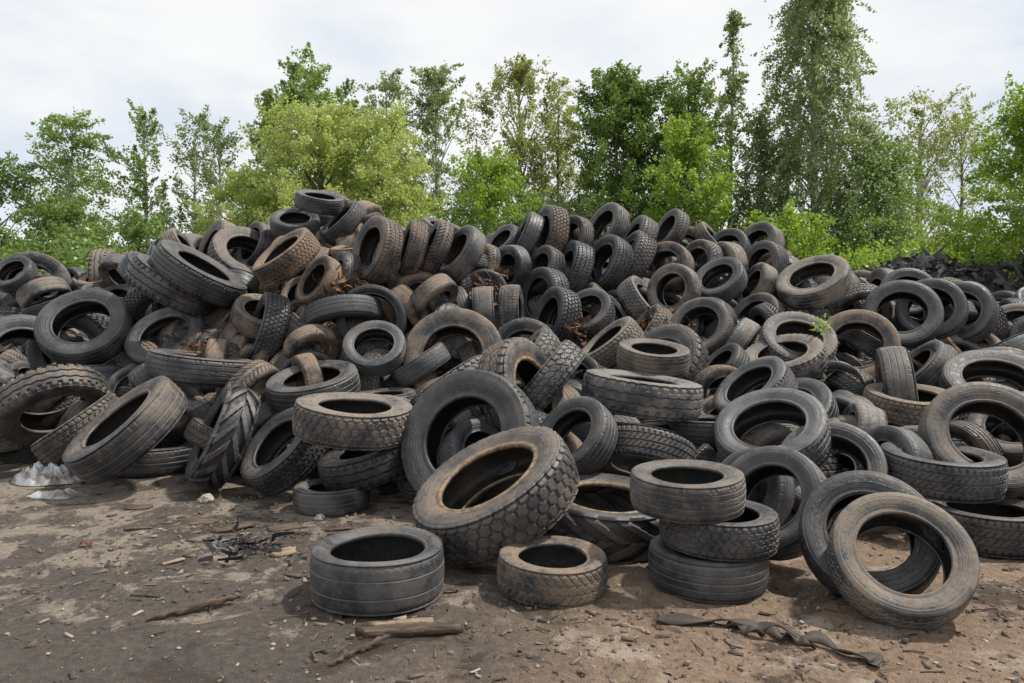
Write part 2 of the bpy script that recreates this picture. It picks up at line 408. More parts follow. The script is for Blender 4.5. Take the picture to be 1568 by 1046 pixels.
# ------------------------------------------------------------------ fill pile by packing
MAXN=2000
cen=np.zeros((MAXN,3)); sph=np.zeros((MAXN,2*NS,3)); srr=np.zeros(MAXN); RR=np.zeros(MAXN); cnt=0
def push(e):
    global cnt
    R,W,k=dims(e); s,sr=spheres(e['p'],e['n'],R,W,k)
    cen[cnt]=e['p']; sph[cnt]=s; srr[cnt]=sr; RR[cnt]=R; cnt+=1
for e in H: push(e)
camp=np.array([0,0,1.4])
heroes=[e for e in H if e['name']!='ROW']
hp2=np.array([e['p'] for e in heroes]); hd=camp-hp2; hd/=np.linalg.norm(hd,axis=1)[:,None]; hR=np.array([dims(e)[0] for e in heroes])
fill=[]
keys_s=['carA','carB','carC','carD','carD','carW','suvA','suvB','carW']; keys_b=['trkZ','trkE','trkR','medW','medW','trkH','trcL','trkR']
def attempt(dmin,dmax,tol,big,guard=True,bias=(-.4,-.45,.4),spread=.8):
    x=rng.uniform(-10.5,8.5); yb=np.interp(x,bx,by); yr=np.interp(x,rx,ry)
    y=rng.uniform(yb-.1,yr+.9); z=Hs(x,y)[0]-rng.uniform(dmin,dmax)
    n=rng.normal(size=3)*spread+np.array(bias); n/=np.linalg.norm(n)
    key=random.choice(keys_b if rng.random()<(big if (x<-1.0 or y<7.4) else .06) else keys_s)
    e=dict(name='F',key=key,n=n,sc=rng.uniform(.88,1.1),p=np.array([x,y,z]))
    R,W,k=dims(e); low=lowlimit(e)
    if z<low:
        if low-z>.25: return
        e['p'][2]=z=low
    if guard:
        v=e['p']-hp2; t=(v*hd).sum(1); dd=np.linalg.norm(v-hd*t[:,None],axis=1)
        if np.any((t>.02)&(t<1.3)&(dd<(hR*.55+R*.62))): return
    d=np.linalg.norm(cen[:cnt]-e['p'],axis=1); near=np.where(d<RR[:cnt]+R+.05)[0]
    s,sr=spheres(e['p'],n,R,W,k)
    if len(near):
        q=sph[near].reshape(-1,3); rj=np.repeat(srr[near],2*NS)
        dist=np.sqrt(((s[:,None]-q[None])**2).sum(2))-rj[None]-sr
        if dist.min()<-tol: return
    rusty=(-3.2<x<-.8 and y>6.9)
    ds=float(rng.choice([.4,.9,1.2,1.3] if rusty and rng.random()<.65 else [.08,.15,.25,.35,.6,1.0]))
    e['c']=(ds,float(rng.uniform(.5,.86) if rusty else rng.random()*.86),float(rng.uniform(.1,1)))
    fill.append(e); push(e)
for i in range(2500):
    if cnt<MAXN-5: attempt(-.05,.12,.02,.85)
for i in range(8000):
    if cnt<MAXN-5: attempt(-.04,.14,.02,.3)
for i in range(9000):
    if cnt<MAXN-5: attempt(.08,.30,.03,.25)
for i in range(8500):
    if cnt<MAXN-5: attempt(.22,.50,.06,.15,True,(0,-.3,.2),1)
for i in range(2500):
    if cnt<MAXN-5: attempt(.40,.62,.11,.1,False,(0,0,.6),1)

def place(e,name,parent=None):
    me=TY[e['key']][0]; o=bpy.data.objects.new(name,me); COL.objects.link(o)
    q=Vector(e['n']).to_track_quat('Z','Y')@Quaternion((0,0,1),random.uniform(0,6.28))
    o.rotation_mode='QUATERNION'; o.rotation_quaternion=q; o.location=e['p']
    sq=1 if e['name']!='F' else random.uniform(.92,1.0)
    o.scale=(e['sc'],e['sc']*sq,e['sc']); c=e['c']; o.color=(c[0],c[1],c[2],1)
    if parent: o.parent=parent
    return o
pile=bpy.data.objects.new("tyre_pile",None); COL.objects.link(pile)
for e in H:
    if e['name']=='ROW': place(e,"tyre",pile)
    else: place(e,e['name'])
for e in fill: place(e,"tyre",pile)

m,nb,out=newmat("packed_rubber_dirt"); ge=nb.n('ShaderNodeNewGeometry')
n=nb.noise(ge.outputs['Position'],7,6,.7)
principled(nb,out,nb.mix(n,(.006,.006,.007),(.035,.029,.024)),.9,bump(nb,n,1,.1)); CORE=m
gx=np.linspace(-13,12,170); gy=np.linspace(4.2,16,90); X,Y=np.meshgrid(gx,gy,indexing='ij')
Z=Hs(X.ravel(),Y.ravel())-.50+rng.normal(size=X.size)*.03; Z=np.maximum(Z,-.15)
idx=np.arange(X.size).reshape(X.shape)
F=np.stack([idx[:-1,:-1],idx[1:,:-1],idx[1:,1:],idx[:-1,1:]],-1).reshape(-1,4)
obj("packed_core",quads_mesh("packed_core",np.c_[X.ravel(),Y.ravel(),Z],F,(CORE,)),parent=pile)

# ------------------------------------------------------------------ torn rubber strips
def ribbons(nrib,cx,cy,cz,spread,L,wd,rs,flat=.6,curl=.35):
    V=[];F=[];o=0
    for i in range(nrib):
        p=np.array([cx,cy,cz])+rs.normal(size=3)*np.array(spread); d=rs.normal(size=3); d[2]*=flat; d/=np.linalg.norm(d)
        sd=np.cross(d,rs.normal(size=3)); sd/=np.linalg.norm(sd); n=9; ww=wd*rs.uniform(.3,1.2); l=L*rs.uniform(.4,1.2)
        pts=[]; cur=rs.normal(size=3)*curl
        for j in range(n):
            pts.append(p.copy()); p=p+d*l/n; d=d+cur*.35; d/=np.linalg.norm(d)
        for j,pp in enumerate(pts):
            tp_=1-.5*(j/(n-1)); V+= [pp-sd*ww/2*tp_,pp+sd*ww/2*tp_]
        for j in range(n-1): F.append((o+2*j,o+2*j+1,o+2*j+3,o+2*j+2))
        o+=2*n
    return np.array(V),np.array(F)
m,nb,out=newmat("torn_brown_rubber"); ge=nb.n('ShaderNodeNewGeometry'); n=nb.noise(ge.outputs['Position'],14,4,.6)
principled(nb,out,nb.mix(nb.mr(n,.4,.6),(.04,.028,.02),(.22,.11,.055)),.85); TORN=m
m,nb,out=newmat("black_scrap_rubber"); ge=nb.n('ShaderNodeNewGeometry'); n=nb.noise(ge.outputs['Position'],3,4,.6)
principled(nb,out,nb.mix(n,(.010,.010,.012),(.05,.05,.056)),.6); SCR=m
rs=np.random.default_rng(3)
VV=[];FF=[];o=0
for (x,y,z,n_,sp) in [(-1.75,7.7,1.62,110,.11),(-3.15,7.3,1.2,70,.1),(1.55,7.9,1.5,60,.1),(.7,7.7,1.35,40,.1),(-2.0,7.2,1.2,50,.11),(1.9,8.2,1.85,50,.11),(4.3,7.0,1.1,50,.12),(-.25,8.5,1.9,60,.12)]:
    z=Hs(x,y)[0]+.03
    v,f=ribbons(n_,x,y,z,(sp,sp,sp*.8),.20,.05,rs,.6,.5); VV.append(v); FF.append(f+o); o+=len(v)
obj("torn_rubber_strips",quads_mesh("torn",np.concatenate(VV),np.concatenate(FF),(TORN,)),parent=pile)
X,Y=np.meshgrid(np.linspace(8.4,30,90),np.linspace(17,27,40),indexing='ij')
def farH(x,y):
    e=np.clip((x-8.8)/2.4,0,1)*np.clip((y-17)/2.5,0,1)*np.clip((27-y)/3,0,1)
    return e*(2.95+.2*np.sin(x*1.3)+.14*np.sin(x*2.9+y))-.05
Z=farH(X,Y)+rng.normal(size=X.shape)*.06
idx=np.arange(X.size).reshape(X.shape); F=np.stack([idx[:-1,:-1],idx[1:,:-1],idx[1:,1:],idx[:-1,1:]],-1).reshape(-1,4)
v1=np.c_[X.ravel(),Y.ravel(),Z.ravel()]
VV=[v1];FF=[F];o=len(v1)
for i in range(620):
    x=rng.uniform(9,27);y=rng.uniform(17.5,22); v,f=ribbons(9,x,y,float(farH(x,y))-.02,(.2,.2,.05),.5,.16,rs,.35,1.0); VV.append(v);FF.append(f+o);o+=len(v)
obj("scrap_rubber_pile",quads_mesh("scrap",np.concatenate(VV),np.concatenate(FF),(SCR,)))

# ------------------------------------------------------------------ ground
def ax(lo,hi,st,far):
    a=list(np.arange(lo,hi,st)); s=st; x=lo
    L=[]
    while x>-far: s*=1.25; x-=s; L.append(x)
    R=[]; x=hi; s=st
    while x<far: R.append(x); s*=1.25; x+=s
    return np.array(L[::-1]+a+R)
xs=ax(-6,5,.04,500); ys=ax(1.6,7.5,.04,500)
X,Y=np.meshgrid(xs,ys,indexing='ij'); Z=np.zeros(X.size)
xf,yf=X.ravel(),Y.ravel()
for i in range(X.size):
    a,b=xf[i],yf[i]
    if abs(a)<14 and -1<b<16:
        Z[i]=.022*mnoise.noise(Vector((a*.7,b*.7,0)))+.012*mnoise.noise(Vector((a*2.3,b*2.3,3)))+.009*mnoise.noise(Vector((a*7,b*7,5)))+.007*mnoise.noise(Vector((a*16,b*16,9)))
Z-=.006
idx=np.arange(X.size).reshape(X.shape); F=np.stack([idx[:-1,:-1],idx[1:,:-1],idx[1:,1:],idx[:-1,1:]],-1).reshape(-1,4)
m,nb,out=newmat("dirt_ground"); nt=nb.nt; ge=nb.n('ShaderNodeNewGeometry'); Pn=ge.outputs['Position']
sp=nb.n('ShaderNodeSeparateXYZ'); nt.links.new(Pn,sp.inputs[0])
nM=nb.noise(Pn,1.9,9,.72,dist=.4); nF=nb.noise(Pn,22,7,.75); nX=nb.noise(Pn,110,4,.7)
rt=nb.mr(nb.math('ADD',nb.math('ADD',sp.outputs[0],nb.math('MULTIPLY',nM,2.0)),nb.math('MULTIPLY',sp.outputs[1],-.35)),-.9,.9)
damp=nb.mix(nb.mr(nF,.3,.7),(.070,.055,.045),(.150,.122,.100))
dry=nb.mix(nb.mr(nF,.3,.7),(.23,.185,.145),(.40,.33,.265))
ly=nb.mr(nb.math('ADD',sp.outputs[1],nb.math('MULTIPLY',sp.outputs[0],-.5)),3.4,6.0,0,.12)
left=nb.mix(nb.mr(nb.math('ADD',nM,ly),.57,.63),damp,dry)
sand=nb.mix(nb.mr(nF,.3,.7),(.23,.15,.10),(.40,.28,.195))
pale=nb.mix(nb.mr(nM,.52,.59),sand,(.48,.38,.30))
col=nb.mix(rt,left,pale)
mud=nb.noise(Pn,1.3,8,.70,dist=.6)
col=nb.mix(nb.mr(mud,.52,.58,0,.78),col,nb.mix(nF,(.045,.033,.026),(.12,.088,.066)))
vo=nb.n('ShaderNodeTexVoronoi'); vo.inputs['Scale'].default_value=55; nt.links.new(Pn,vo.inputs[0])
col=nb.mix(nb.mr(vo.outputs['Distance'],.05,.22,.28,0),col,(.33,.29,.25))
col=nb.mix(nb.mr(nX,.56,.72,0,.7),col,(.045,.034,.027))
grass=nb.mix(nM,(.04,.07,.02),(.09,.13,.04))
col=nb.mix(nb.mr(sp.outputs[1],14,19),col,grass)
hh=nb.math('ADD',nb.math('MULTIPLY',nF,1.4),nb.math('MULTIPLY',nX,.5)); hh=nb.math('ADD',hh,nb.math('MULTIPLY',nb.mr(vo.outputs['Distance'],0,.3,.35,0),1))
hh=nb.math('ADD',hh,nb.math('MULTIPLY',nM,2.0))
rough=nb.mr(mud,.50,.60,.92,.30)
principled(nb,out,col,rough,bump(nb,hh,1.0,.030),.5); GR=m
obj("ground",quads_mesh("ground",np.c_[xf,yf,Z],F,(GR,),smooth=np.ones(len(F),bool)))
def gz(x,y): return .022*mnoise.noise(Vector((x*.7,y*.7,0)))+.012*mnoise.noise(Vector((x*2.3,y*2.3,3)))-.006

def ico():
    t=(1+5**.5)/2
    v=np.array([(-1,t,0),(1,t,0),(-1,-t,0),(1,-t,0),(0,-1,t),(0,1,t),(0,-1,-t),(0,1,-t),(t,0,-1),(t,0,1),(-t,0,-1),(-t,0,1)],float); v/=np.linalg.norm(v[0])
    f=np.array([(0,11,5),(0,5,1),(0,1,7),(0,7,10),(0,10,11),(1,5,9),(5,11,4),(11,10,2),(10,7,6),(7,1,8),(3,9,4),(3,4,2),(3,2,6),(3,6,8),(3,8,9),(4,9,5),(2,4,11),(6,2,10),(8,6,7),(9,8,1)])
    return v,f
iv,iff=ico()
NP=13000; V=np.zeros((NP,12,3)); tint=np.zeros((NP,12))
for i in range(NP):
    y=1.9+4.6*rng.random()**1.2; x=rng.uniform(-.8,.8)*y
    if rng.random()<.35 and x<0: x=-x*.9
    s=.002+.010*rng.random()**6
    if i%260==0: s=rng.uniform(.010,.020)
    V[i]=iv*(s*np.array([rng.uniform(.7,1.5),rng.uniform(.7,1.5),rng.uniform(.4,.9)]))*(1+.22*rng.normal(size=(12,1)))+np.array([x,y,gz(x,y)+s*.25]); tint[i]=rng.random()
F=(iff[None]+np.arange(NP)[:,None,None]*12).reshape(-1,3)
m,nb,out=newmat("pebble_stone"); at=nb.n('ShaderNodeAttribute'); at.attribute_name='tint'
cr=nb.n('ShaderNodeValToRGB'); nb.nt.links.new(at.outputs['Fac'],cr.inputs[0]); e=cr.color_ramp.elements
e[0].color=(.05,.038,.03,1); e[1].color=(.36,.31,.26,1); x=e.new(.7); x.color=(.19,.14,.105,1)
principled(nb,out,cr.outputs[0],.85); PEB=m
obj("gravel",quads_mesh("gravel",V.reshape(-1,3),F,(PEB,),attrs={'tint':tint.ravel()}))
VV=[];FF=[];tt=[];o=0
for i in range(1500):
    r=rng.random()
    if r<.45: x,y=rng.normal(-1.7,.7),rng.normal(4.5,.6)
    elif r<.75: x,y=rng.uniform(-1,2.6),rng.uniform(2.5,3.6)
    else: x,y=rng.uniform(-4,3),rng.uniform(2.6,6.2)
    L=.006+.065*rng.random()**2.5; a=rng.uniform(0,6.28); wv=L*rng.uniform(.08,.5); t=.004; z=gz(x,y)+.004
    c,s_=math.cos(a),math.sin(a)
    P=[(-L/2,-wv/2,0),(L/2,-wv/2*.4,0),(L/2*.8,wv/2,0),(-L/2,wv/2*.7,0)]
    lo=[(x+p[0]*c-p[1]*s_,y+p[0]*s_+p[1]*c,z) for p in P]; tl=rng.normal()*.008
    hi=[(q[0],q[1],q[2]+t+(tl if k in(1,2) else 0)) for k,q in enumerate(lo)]
    VV+=lo+hi; FF+=[(o+4,o+5,o+6,o+7),(o,o+1,o+5,o+4),(o+1,o+2,o+6,o+5),(o+2,o+3,o+7,o+6),(o+3,o,o+4,o+7)]; o+=8; tt+=[rng.random()**1.5]*8
obj("ground_litter",quads_mesh("litter",np.array(VV),np.array(FF),(PEB,),attrs={'tint':tt}))

def woodmat(name,a,b):
    m,nb,out=newmat(name); tc=nb.n('ShaderNodeTexCoord'); mp=nb.n('ShaderNodeMapping'); mp.inputs['Scale'].default_value=(2,18,18)
    nb.nt.links.new(tc.outputs['Object'],mp.inputs[0]); n=nb.noise(mp.outputs[0],4,5,.65)
    principled(nb,out,nb.mix(nb.mr(n,.3,.7),a,b),.85,bump(nb,n,.9,.012)); return m
WD=woodmat("dark_weathered_wood",(.03,.02,.014),(.15,.105,.075)); WL=woodmat("pale_wood",(.16,.11,.07),(.38,.29,.20)); 
def stick(name,x0,y0,x1,y1,r,mat,lift=.0,seed=0):
    rs=np.random.default_rng(seed); n=18; t=np.linspace(0,1,n); mid=np.array([(x0+x1)/2,(y0+y1)/2]); a=math.atan2(y1-y0,x1-x0); L=math.hypot(x1-x0,y1-y0)
    p=np.c_[(t-.5)*L,rs.normal(size=n)*r*.3+np.sin(t*3)*r*.6,rs.normal(size=n)*r*.15+lift*t]
    rad=r*(.75+.35*np.sin(t*3.1))*(1+.2*rs.normal(size=n)); rad[0]*=.5; rad[-1]*=.35
    v,f=tube(p,rad,8); k=len(v)
    caps=[[0,1,2,3],[0,3,4,7],[4,5,6,7]]; caps+=[[k-8+c for c in cc] for cc in caps]
    o=obj(name,quads_mesh(name,v,np.vstack([f,caps]),(mat,)),(mid[0],mid[1],gz(*mid)+r*.75)); o.rotation_euler[2]=a; return o
stick("broken_branch",-1.70,3.30,-1.36,3.52,.017,WD,.02,1)
stick("broken_branch",-.74,2.86,-.53,3.08,.013,WD,.02,2)
stick("broken_branch",-1.95,3.62,-1.78,3.60,.005,WD,0,3)
stick("wood_splinter",.48,3.28,.62,3.17,.010,WL,.0,4)
rt_=np.random.default_rng(21); VV=[];FF=[];o=0
for i in range(110):
    x,y=(rt_.normal(-1.6,.8),rt_.normal(4.4,.6)) if i%2 else (rt_.uniform(-2.5,2.6),rt_.uniform(2.5,3.7))
    L=rt_.uniform(.03,.14); a=rt_.uniform(0,6.28); n=6; t=np.linspace(-.5,.5,n)
    p=np.c_[x+t*L*math.cos(a)+rt_.normal(size=n)*.003,y+t*L*math.sin(a)+rt_.normal(size=n)*.003,gz(x,y)+.006+.004*rt_.random(n)]
    v,f=tube(p,np.full(n,rt_.uniform(.0015,.004)),4); VV.append(v);FF.append(f+o);o+=len(v)
obj("scattered_twigs",quads_mesh("twigs",np.concatenate(VV),np.concatenate(FF),(WD,)))
def slab(name,x,y,L,Wd,t,a,mat,seed,tilt=0):
    rs=np.random.default_rng(seed); nx,ny=16,5; V=[];F=[]
    wv=.5+.5*np.abs(np.sin(np.linspace(.35,2.7,nx)+rs.normal(size=nx)*.12)) if Wd>.08 else np.ones(nx)
    end=rs.normal(size=(2,ny))*.05
    for side in(1,-1):
        for i in range(nx):
            for j in range(ny):
                u=i/(nx-1)-.5; v=j/(ny-1)-.5
                ex=end[0,j] if i==0 else (end[1,j] if i==nx-1 else 0)
                V.append(((u+ex)*L,v*Wd*wv[i]*(1+.08*math.sin(i*1.7+seed)),side*t/2*(1-.25*(abs(v)>.4))+rs.normal()*t*.06+.12*t*math.sin(u*5)))
    n=nx*ny
    for i in range(nx-1):
        for j in range(ny-1):
            a0=i*ny+j; F.append((a0,a0+ny,a0+ny+1,a0+1)); F.append((n+a0,n+a0+1,n+a0+ny+1,n+a0+ny))
    for i in range(nx-1):
        a0=i*ny; F.append((a0,n+a0,n+a0+ny,a0+ny)); a0+=ny-1; F.append((a0,a0+ny,n+a0+ny,n+a0))
    for j in range(ny-1):
        F.append((j,j+1,n+j+1,n+j)); b=(nx-1)*ny+j; F.append((b,n+b,n+b+1,b+1))
    o=obj(name,quads_mesh(name,V,F,(mat,)),(x,y,gz(x,y)+t/2+.002)); o.rotation_euler=(tilt,.0,a); return o
slab("wooden_plank",-.45,3.17,.44,.06,.038,.10,WD,1)
slab("wooden_plank",-.50,3.25,.26,.04,.03,.12,WL,2)
slab("bark_piece",-1.53,4.78,.20,.12,.014,.5,WD,3,.1)
slab("bark_piece",-2.18,4.95,.28,.11,.014,-.3,WD,4,.12)
slab("bark_piece",-1.86,4.75,.26,.13,.014,.7,WD,8,-.1)
slab("bark_piece",-1.36,4.25,.13,.09,.03,.4,WL,5,.15)
slab("bark_piece",-2.8,5.35,.2,.12,.012,.1,WD,6)
slab("wood_scrap",-1.95,4.1,.12,.03,.012,.8,WL,9,.1)
slab("wood_scrap",-1.2,3.9,.10,.03,.012,-.4,WD,10,.1)
slab("wood_scrap",-2.5,4.75,.16,.035,.012,.2,WD,11,.1)
slab("wood_scrap",-.05,4.02,.14,.03,.014,-.5,WL,12,.1)
slab("wood_scrap",-1.15,4.75,.15,.03,.012,.3,WD,13,.1)
def rock(name,x,y,s,col,seed):
    import bmesh
    bm=bmesh.new(); bmesh.ops.create_icosphere(bm,subdivisions=3,radius=s)
    for v in bm.verts:
        q=v.co/s; v.co=v.co*(1+.5*mnoise.noise(q*1.3+Vector((seed,0,0)))+.2*mnoise.noise(q*4+Vector((seed,0,0)))); v.co.z*=.75
    me=bpy.data.meshes.new(name); bm.to_mesh(me); bm.free(); 
    m,nb,out=newmat(name+"_stone"); tc=nb.n('ShaderNodeTexCoord'); n=nb.noise(tc.outputs['Object'],20,5,.7)
    principled(nb,out,nb.mix(nb.mr(n,.3,.7),tuple(c*.5 for c in col),col),.9,bump(nb,n,.8,.01)); me.materials.append(m)
    return obj(name,me,(x,y,gz(x,y)+s*.45))
rock("brick_fragment",-2.64,4.4,.035,(.17,.09,.06),1)
rock("stone",-2.36,5.5,.055,(.42,.37,.32),2)
rock("stone",-1.35,5.0,.03,(.5,.47,.43),5); rock("stone",-1.0,4.6,.025,(.35,.3,.27),6)
v,f=ribbons(80,-1.58,4.35,.03,(.14,.10,.012),.14,.03,rs,.1); v[:,2]=np.abs(v[:,2])
obj("rubber_scraps",quads_mesh("rs",v,f,(SCR,)))
m,nb,out=newmat("old_strap_rubber"); ge=nb.n('ShaderNodeNewGeometry'); n=nb.noise(ge.outputs['Position'],20,5,.6)
principled(nb,out,nb.mix(n,(.018,.014,.012),(.085,.062,.05)),.7); STR=m
def strap(pts,w0,w1,seed):
    pts=np.array(pts); t=np.linspace(0,1,len(pts)); tt=np.linspace(0,1,60)
    px=np.interp(tt,t,pts[:,0]); py=np.interp(tt,t,pts[:,1]); ker=np.ones(7)/7
    px=np.convolve(np.pad(px,3,'edge'),ker,'valid'); py=np.convolve(np.pad(py,3,'edge'),ker,'valid')
    pz=.016+.022*np.abs(np.sin(tt*17+seed))*np.sin(tt*3.1); wd=w0+w1*np.sin(tt*9+seed)**2
    T_=np.gradient(np.c_[px,py],axis=0); T_/=np.linalg.norm(T_,axis=1)[:,None]+1e-6; Nn=np.c_[-T_[:,1],T_[:,0]]
    V=[];F=[]
    for i in range(60):
        tw=.016*math.sin(tt[i]*22+seed)
        for a,b in((-1,0),(1,0),(1,1),(-1,1)): V.append((px[i]+a*Nn[i,0]*wd[i],py[i]+a*Nn[i,1]*wd[i],gz(px[i],py[i])+pz[i]+a*tw-.004+b*.008))
    for i in range(59):
        for k in range(4): F.append((i*4+k,i*4+(k+1)%4,(i+1)*4+(k+1)%4,(i+1)*4+k))
    obj("rubber_strap",quads_mesh("strap",V,F,(STR,),smooth=np.ones(len(F),bool)))
strap([(.66,3.30),(.80,3.26),(.95,3.28),(1.08,3.20),(1.18,3.20),(1.26,3.08),(1.34,3.06),(1.38,2.93),(1.50,2.90),(1.44,2.84)],.016,.020,0)
strap([(.98,3.25),(1.06,3.14),(1.20,3.10),(1.28,3.00)],.008,.014,2)
def crumple(name,x,y,sx,sy,h_,col,seed):
    nx=ny=46; V=[]
    for i in range(nx):
        for j in range(ny):
            u,v=i/(nx-1)*2-1,j/(ny-1)*2-1; q=Vector((u*2.3+seed,v*2.3,seed)); 
            l=math.hypot(u,v)+1e-6; mxv=max(abs(u),abs(v)); u*=mxv/l; v*=mxv/l
            r=max(0,1-(u*u+v*v)); edge=1+.35*mnoise.noise(Vector((math.atan2(v,u)*1.3,seed,0)))
            zz_=.25+abs(mnoise.noise(q))*1.1+abs(mnoise.noise(q*2.4))*.6+abs(mnoise.noise(q*5))*.25
            V.append((u*sx*edge,v*sy*edge,.002+h_*zz_*(r**.6)))
    idx=np.arange(nx*ny).reshape(nx,ny); F=np.stack([idx[:-1,:-1],idx[1:,:-1],idx[1:,1:],idx[:-1,1:]],-1).reshape(-1,4)
    m,nb,out=newmat(name+"_film"); tc=nb.n('ShaderNodeTexCoord'); n=nb.noise(tc.outputs['Object'],9,4,.6)
    principled(nb,out,nb.mix(nb.mr(n,.42,.66),col,(.20,.16,.13)),.45)
    return obj(name,quads_mesh(name,V,F,(m,)),(x,y,gz(x,y)))
crumple("plastic_bag",-4.05,6.2,.28,.16,.17,(.55,.55,.56),1.3)
crumple("plastic_bag",-3.62,5.7,.22,.09,.05,(.42,.42,.42),4.7)

# ------------------------------------------------------------------ trees
def leafmat(name,dark,light,tr=.45):
    m,nb,out=newmat(name); at=nb.n('ShaderNodeAttribute'); at.attribute_name='tint'
    col=nb.mix(at.outputs['Fac'],dark,light)
    d=nb.n('ShaderNodeBsdfDiffuse'); nb.set(d.inputs[0],col); t=nb.n('ShaderNodeBsdfTranslucent')
    nb.set(t.inputs[0],nb.mix(.5,col,(min(1,light[0]*1.9),min(1,light[1]*1.75),light[2]*1.3))); g=nb.n('ShaderNodeBsdfGlossy'); g.inputs['Roughness'].default_value=.45; g.inputs[0].default_value=(.8,.85,.8,1)
    mx=nb.n('ShaderNodeMixShader'); mx.inputs[0].default_value=tr; nb.nt.links.new(d.outputs[0],mx.inputs[1]); nb.nt.links.new(t.outputs[0],mx.inputs[2])
    m2=nb.n('ShaderNodeMixShader'); m2.inputs[0].default_value=.05; nb.nt.links.new(mx.outputs[0],m2.inputs[1]); nb.nt.links.new(g.outputs[0],m2.inputs[2])
    nb.nt.links.new(m2.outputs[0],out.inputs[0]); return m
L_dark=leafmat("leaf_dark_green",(.058,.105,.020),(.15,.25,.048))
L_mid=leafmat("leaf_mid_green",(.10,.165,.038),(.235,.34,.090))
L_bright=leafmat("leaf_bright_green",(.12,.205,.022),(.30,.43,.060))
L_willow=leafmat("leaf_willow",(.20,.265,.060),(.44,.52,.17))
L_grey=leafmat("leaf_grey_green",(.11,.16,.062),(.28,.355,.16))
L_olive=leafmat("leaf_olive",(.14,.165,.045),(.33,.37,.13))
def barkmat(name,a,b):
    m,nb,out=newmat(name); ge=nb.n('ShaderNodeNewGeometry'); n=nb.noise(ge.outputs['Position'],5,4,.6)
    principled(nb,out,nb.mix(nb.mr(n,.4,.6),a,b),.9); return m
B_brown=barkmat("bark_brown",(.10,.085,.065),(.22,.19,.15)); B_birch=barkmat("bark_birch",(.18,.18,.16),(.62,.61,.57))
def leafquads(C_,size,rs,tint):
    n=len(C_); a=rs.normal(size=(n,3)); a/=np.linalg.norm(a,axis=1)[:,None]; b=np.cross(a,rs.normal(size=(n,3))); b/=np.linalg.norm(b,axis=1)[:,None]+1e-9
    s=(size*rs.uniform(.6,1.35,n))[:,None]
    V=np.stack([C_-a*s*.5,C_+b*s*.34,C_+a*s*.5,C_-b*s*.34],1).reshape(-1,3)
    return V,np.arange(4*n).reshape(-1,4),np.repeat(tint,4)
def env(shape,t):
    if shape=='ovoid': return np.sin(np.pi*np.clip(t*.82+.13,0,1))**.75
    if shape=='spire': return np.clip(1-t,0,1)**.75*np.clip(t*5+.45,0,1)
    if shape=='column': return np.clip(1-t,0,1)**.48*np.clip(t*3+.55,0,1)
    if shape=='dome': return np.sqrt(np.clip(1-(t*.98)**2.2,0,1))
    if shape=='vase': return np.clip(.45+.8*t,0,1)*np.sqrt(np.clip(1-t**4,0,1))
def tree(name,x,y,h_,r,shape,lm,ncl,lpc,ls=.12,base=.18,droop=0.3,L=.8,sig=.15,slope=.7,bark=None,tr=.14,seed=0,lean=0,lobe=.38):
    rs=np.random.default_rng(seed); VV=[];FF=[];MI=[];TT=[];o=0
    def add(v,f,mi,t):
        nonlocal o
        VV.append(v);FF.append(f+o);MI.append(np.full(len(f),mi));TT.append(t if t is not None else np.zeros(len(v))); o+=len(v)
    n=14; t=np.linspace(0,1,n); tx=np.cumsum(rs.normal(size=n))*.05*r*.4+lean*t**2; ty=np.cumsum(rs.normal(size=n))*.05*r*.4
    trunk=np.c_[tx-tx[0],ty-ty[0],t*h_*.97-.1]; v,f=tube(trunk,tr*(1-t)**.8+.012,8); add(v,f,0,None)
    ph=rs.uniform(0,6.28,6)
    tc=rs.random(ncl)**.92; a=rs.uniform(0,2*np.pi,ncl)
    e=env(shape,tc)*r*(1+lobe*np.sin(2*a+ph[0]+3*tc)+lobe*.7*np.sin(3*a+ph[1]-9*tc)+lobe*.5*np.sin(17*tc+ph[2]))
    rr=e*(.18+.82*rs.random(ncl)**.55)
    zc=h_*(base+(1-base)*tc); 
    lx=np.interp(zc,trunk[:,2],trunk[:,0]); ly=np.interp(zc,trunk[:,2],trunk[:,1])
    A=np.c_[lx+rr*np.cos(a),ly+rr*np.sin(a),zc]
    zb=np.clip(zc-rr*slope-.3,h_*base*.5,None); zb=np.minimum(zb,zc)
    Bp=np.c_[np.interp(zb,trunk[:,2],trunk[:,0]),np.interp(zb,trunk[:,2],trunk[:,1]),zb]
    LV=[];LT=[]
    for i in range(ncl):
        m_=(A[i]+Bp[i])/2+np.array([0,0,.12*rr[i]])+rs.normal(size=3)*.05*rr[i]
        if i%3==0 or ncl<70:
            v,f=tube([Bp[i],m_,A[i]],[.03*tr/.14+.008*rr[i],.016,.005],4); add(v,f,0,None)
        out=np.array([math.cos(a[i]),math.sin(a[i]),0]); d=out*(1-abs(droop))+np.array([0,0,droop])+rs.normal(size=3)*.35; d/=np.linalg.norm(d)
        k=max(8,int(lpc*rs.uniform(.5,1.5))); u=rs.uniform(-.35,1,k); LL=L*rs.uniform(.6,1.3)
        P=A[i]+d*(u*LL)[:,None]+rs.normal(size=(k,3))*sig*(1.1-.7*np.abs(u))[:,None]*rs.uniform(.65,1.2)
        if droop<0: P[:,2]-=.25*LL*np.clip(u,0,1)**2
        LV.append(P); LT.append(np.clip(rs.uniform(.1,.95)+rs.normal(size=k)*.12,0,1))
    P=np.concatenate(LV); tt_=np.concatenate(LT); ok=P[:,2]>.05
    v,f,t4=leafquads(P[ok],ls,rs,tt_[ok]); add(v,f,1,t4)
    me=quads_mesh(name,np.concatenate(VV),np.concatenate(FF),(bark or B_brown,lm),mi=np.concatenate(MI),attrs={'tint':np.concatenate(TT)})
    return obj(name,me,(x,y,0))
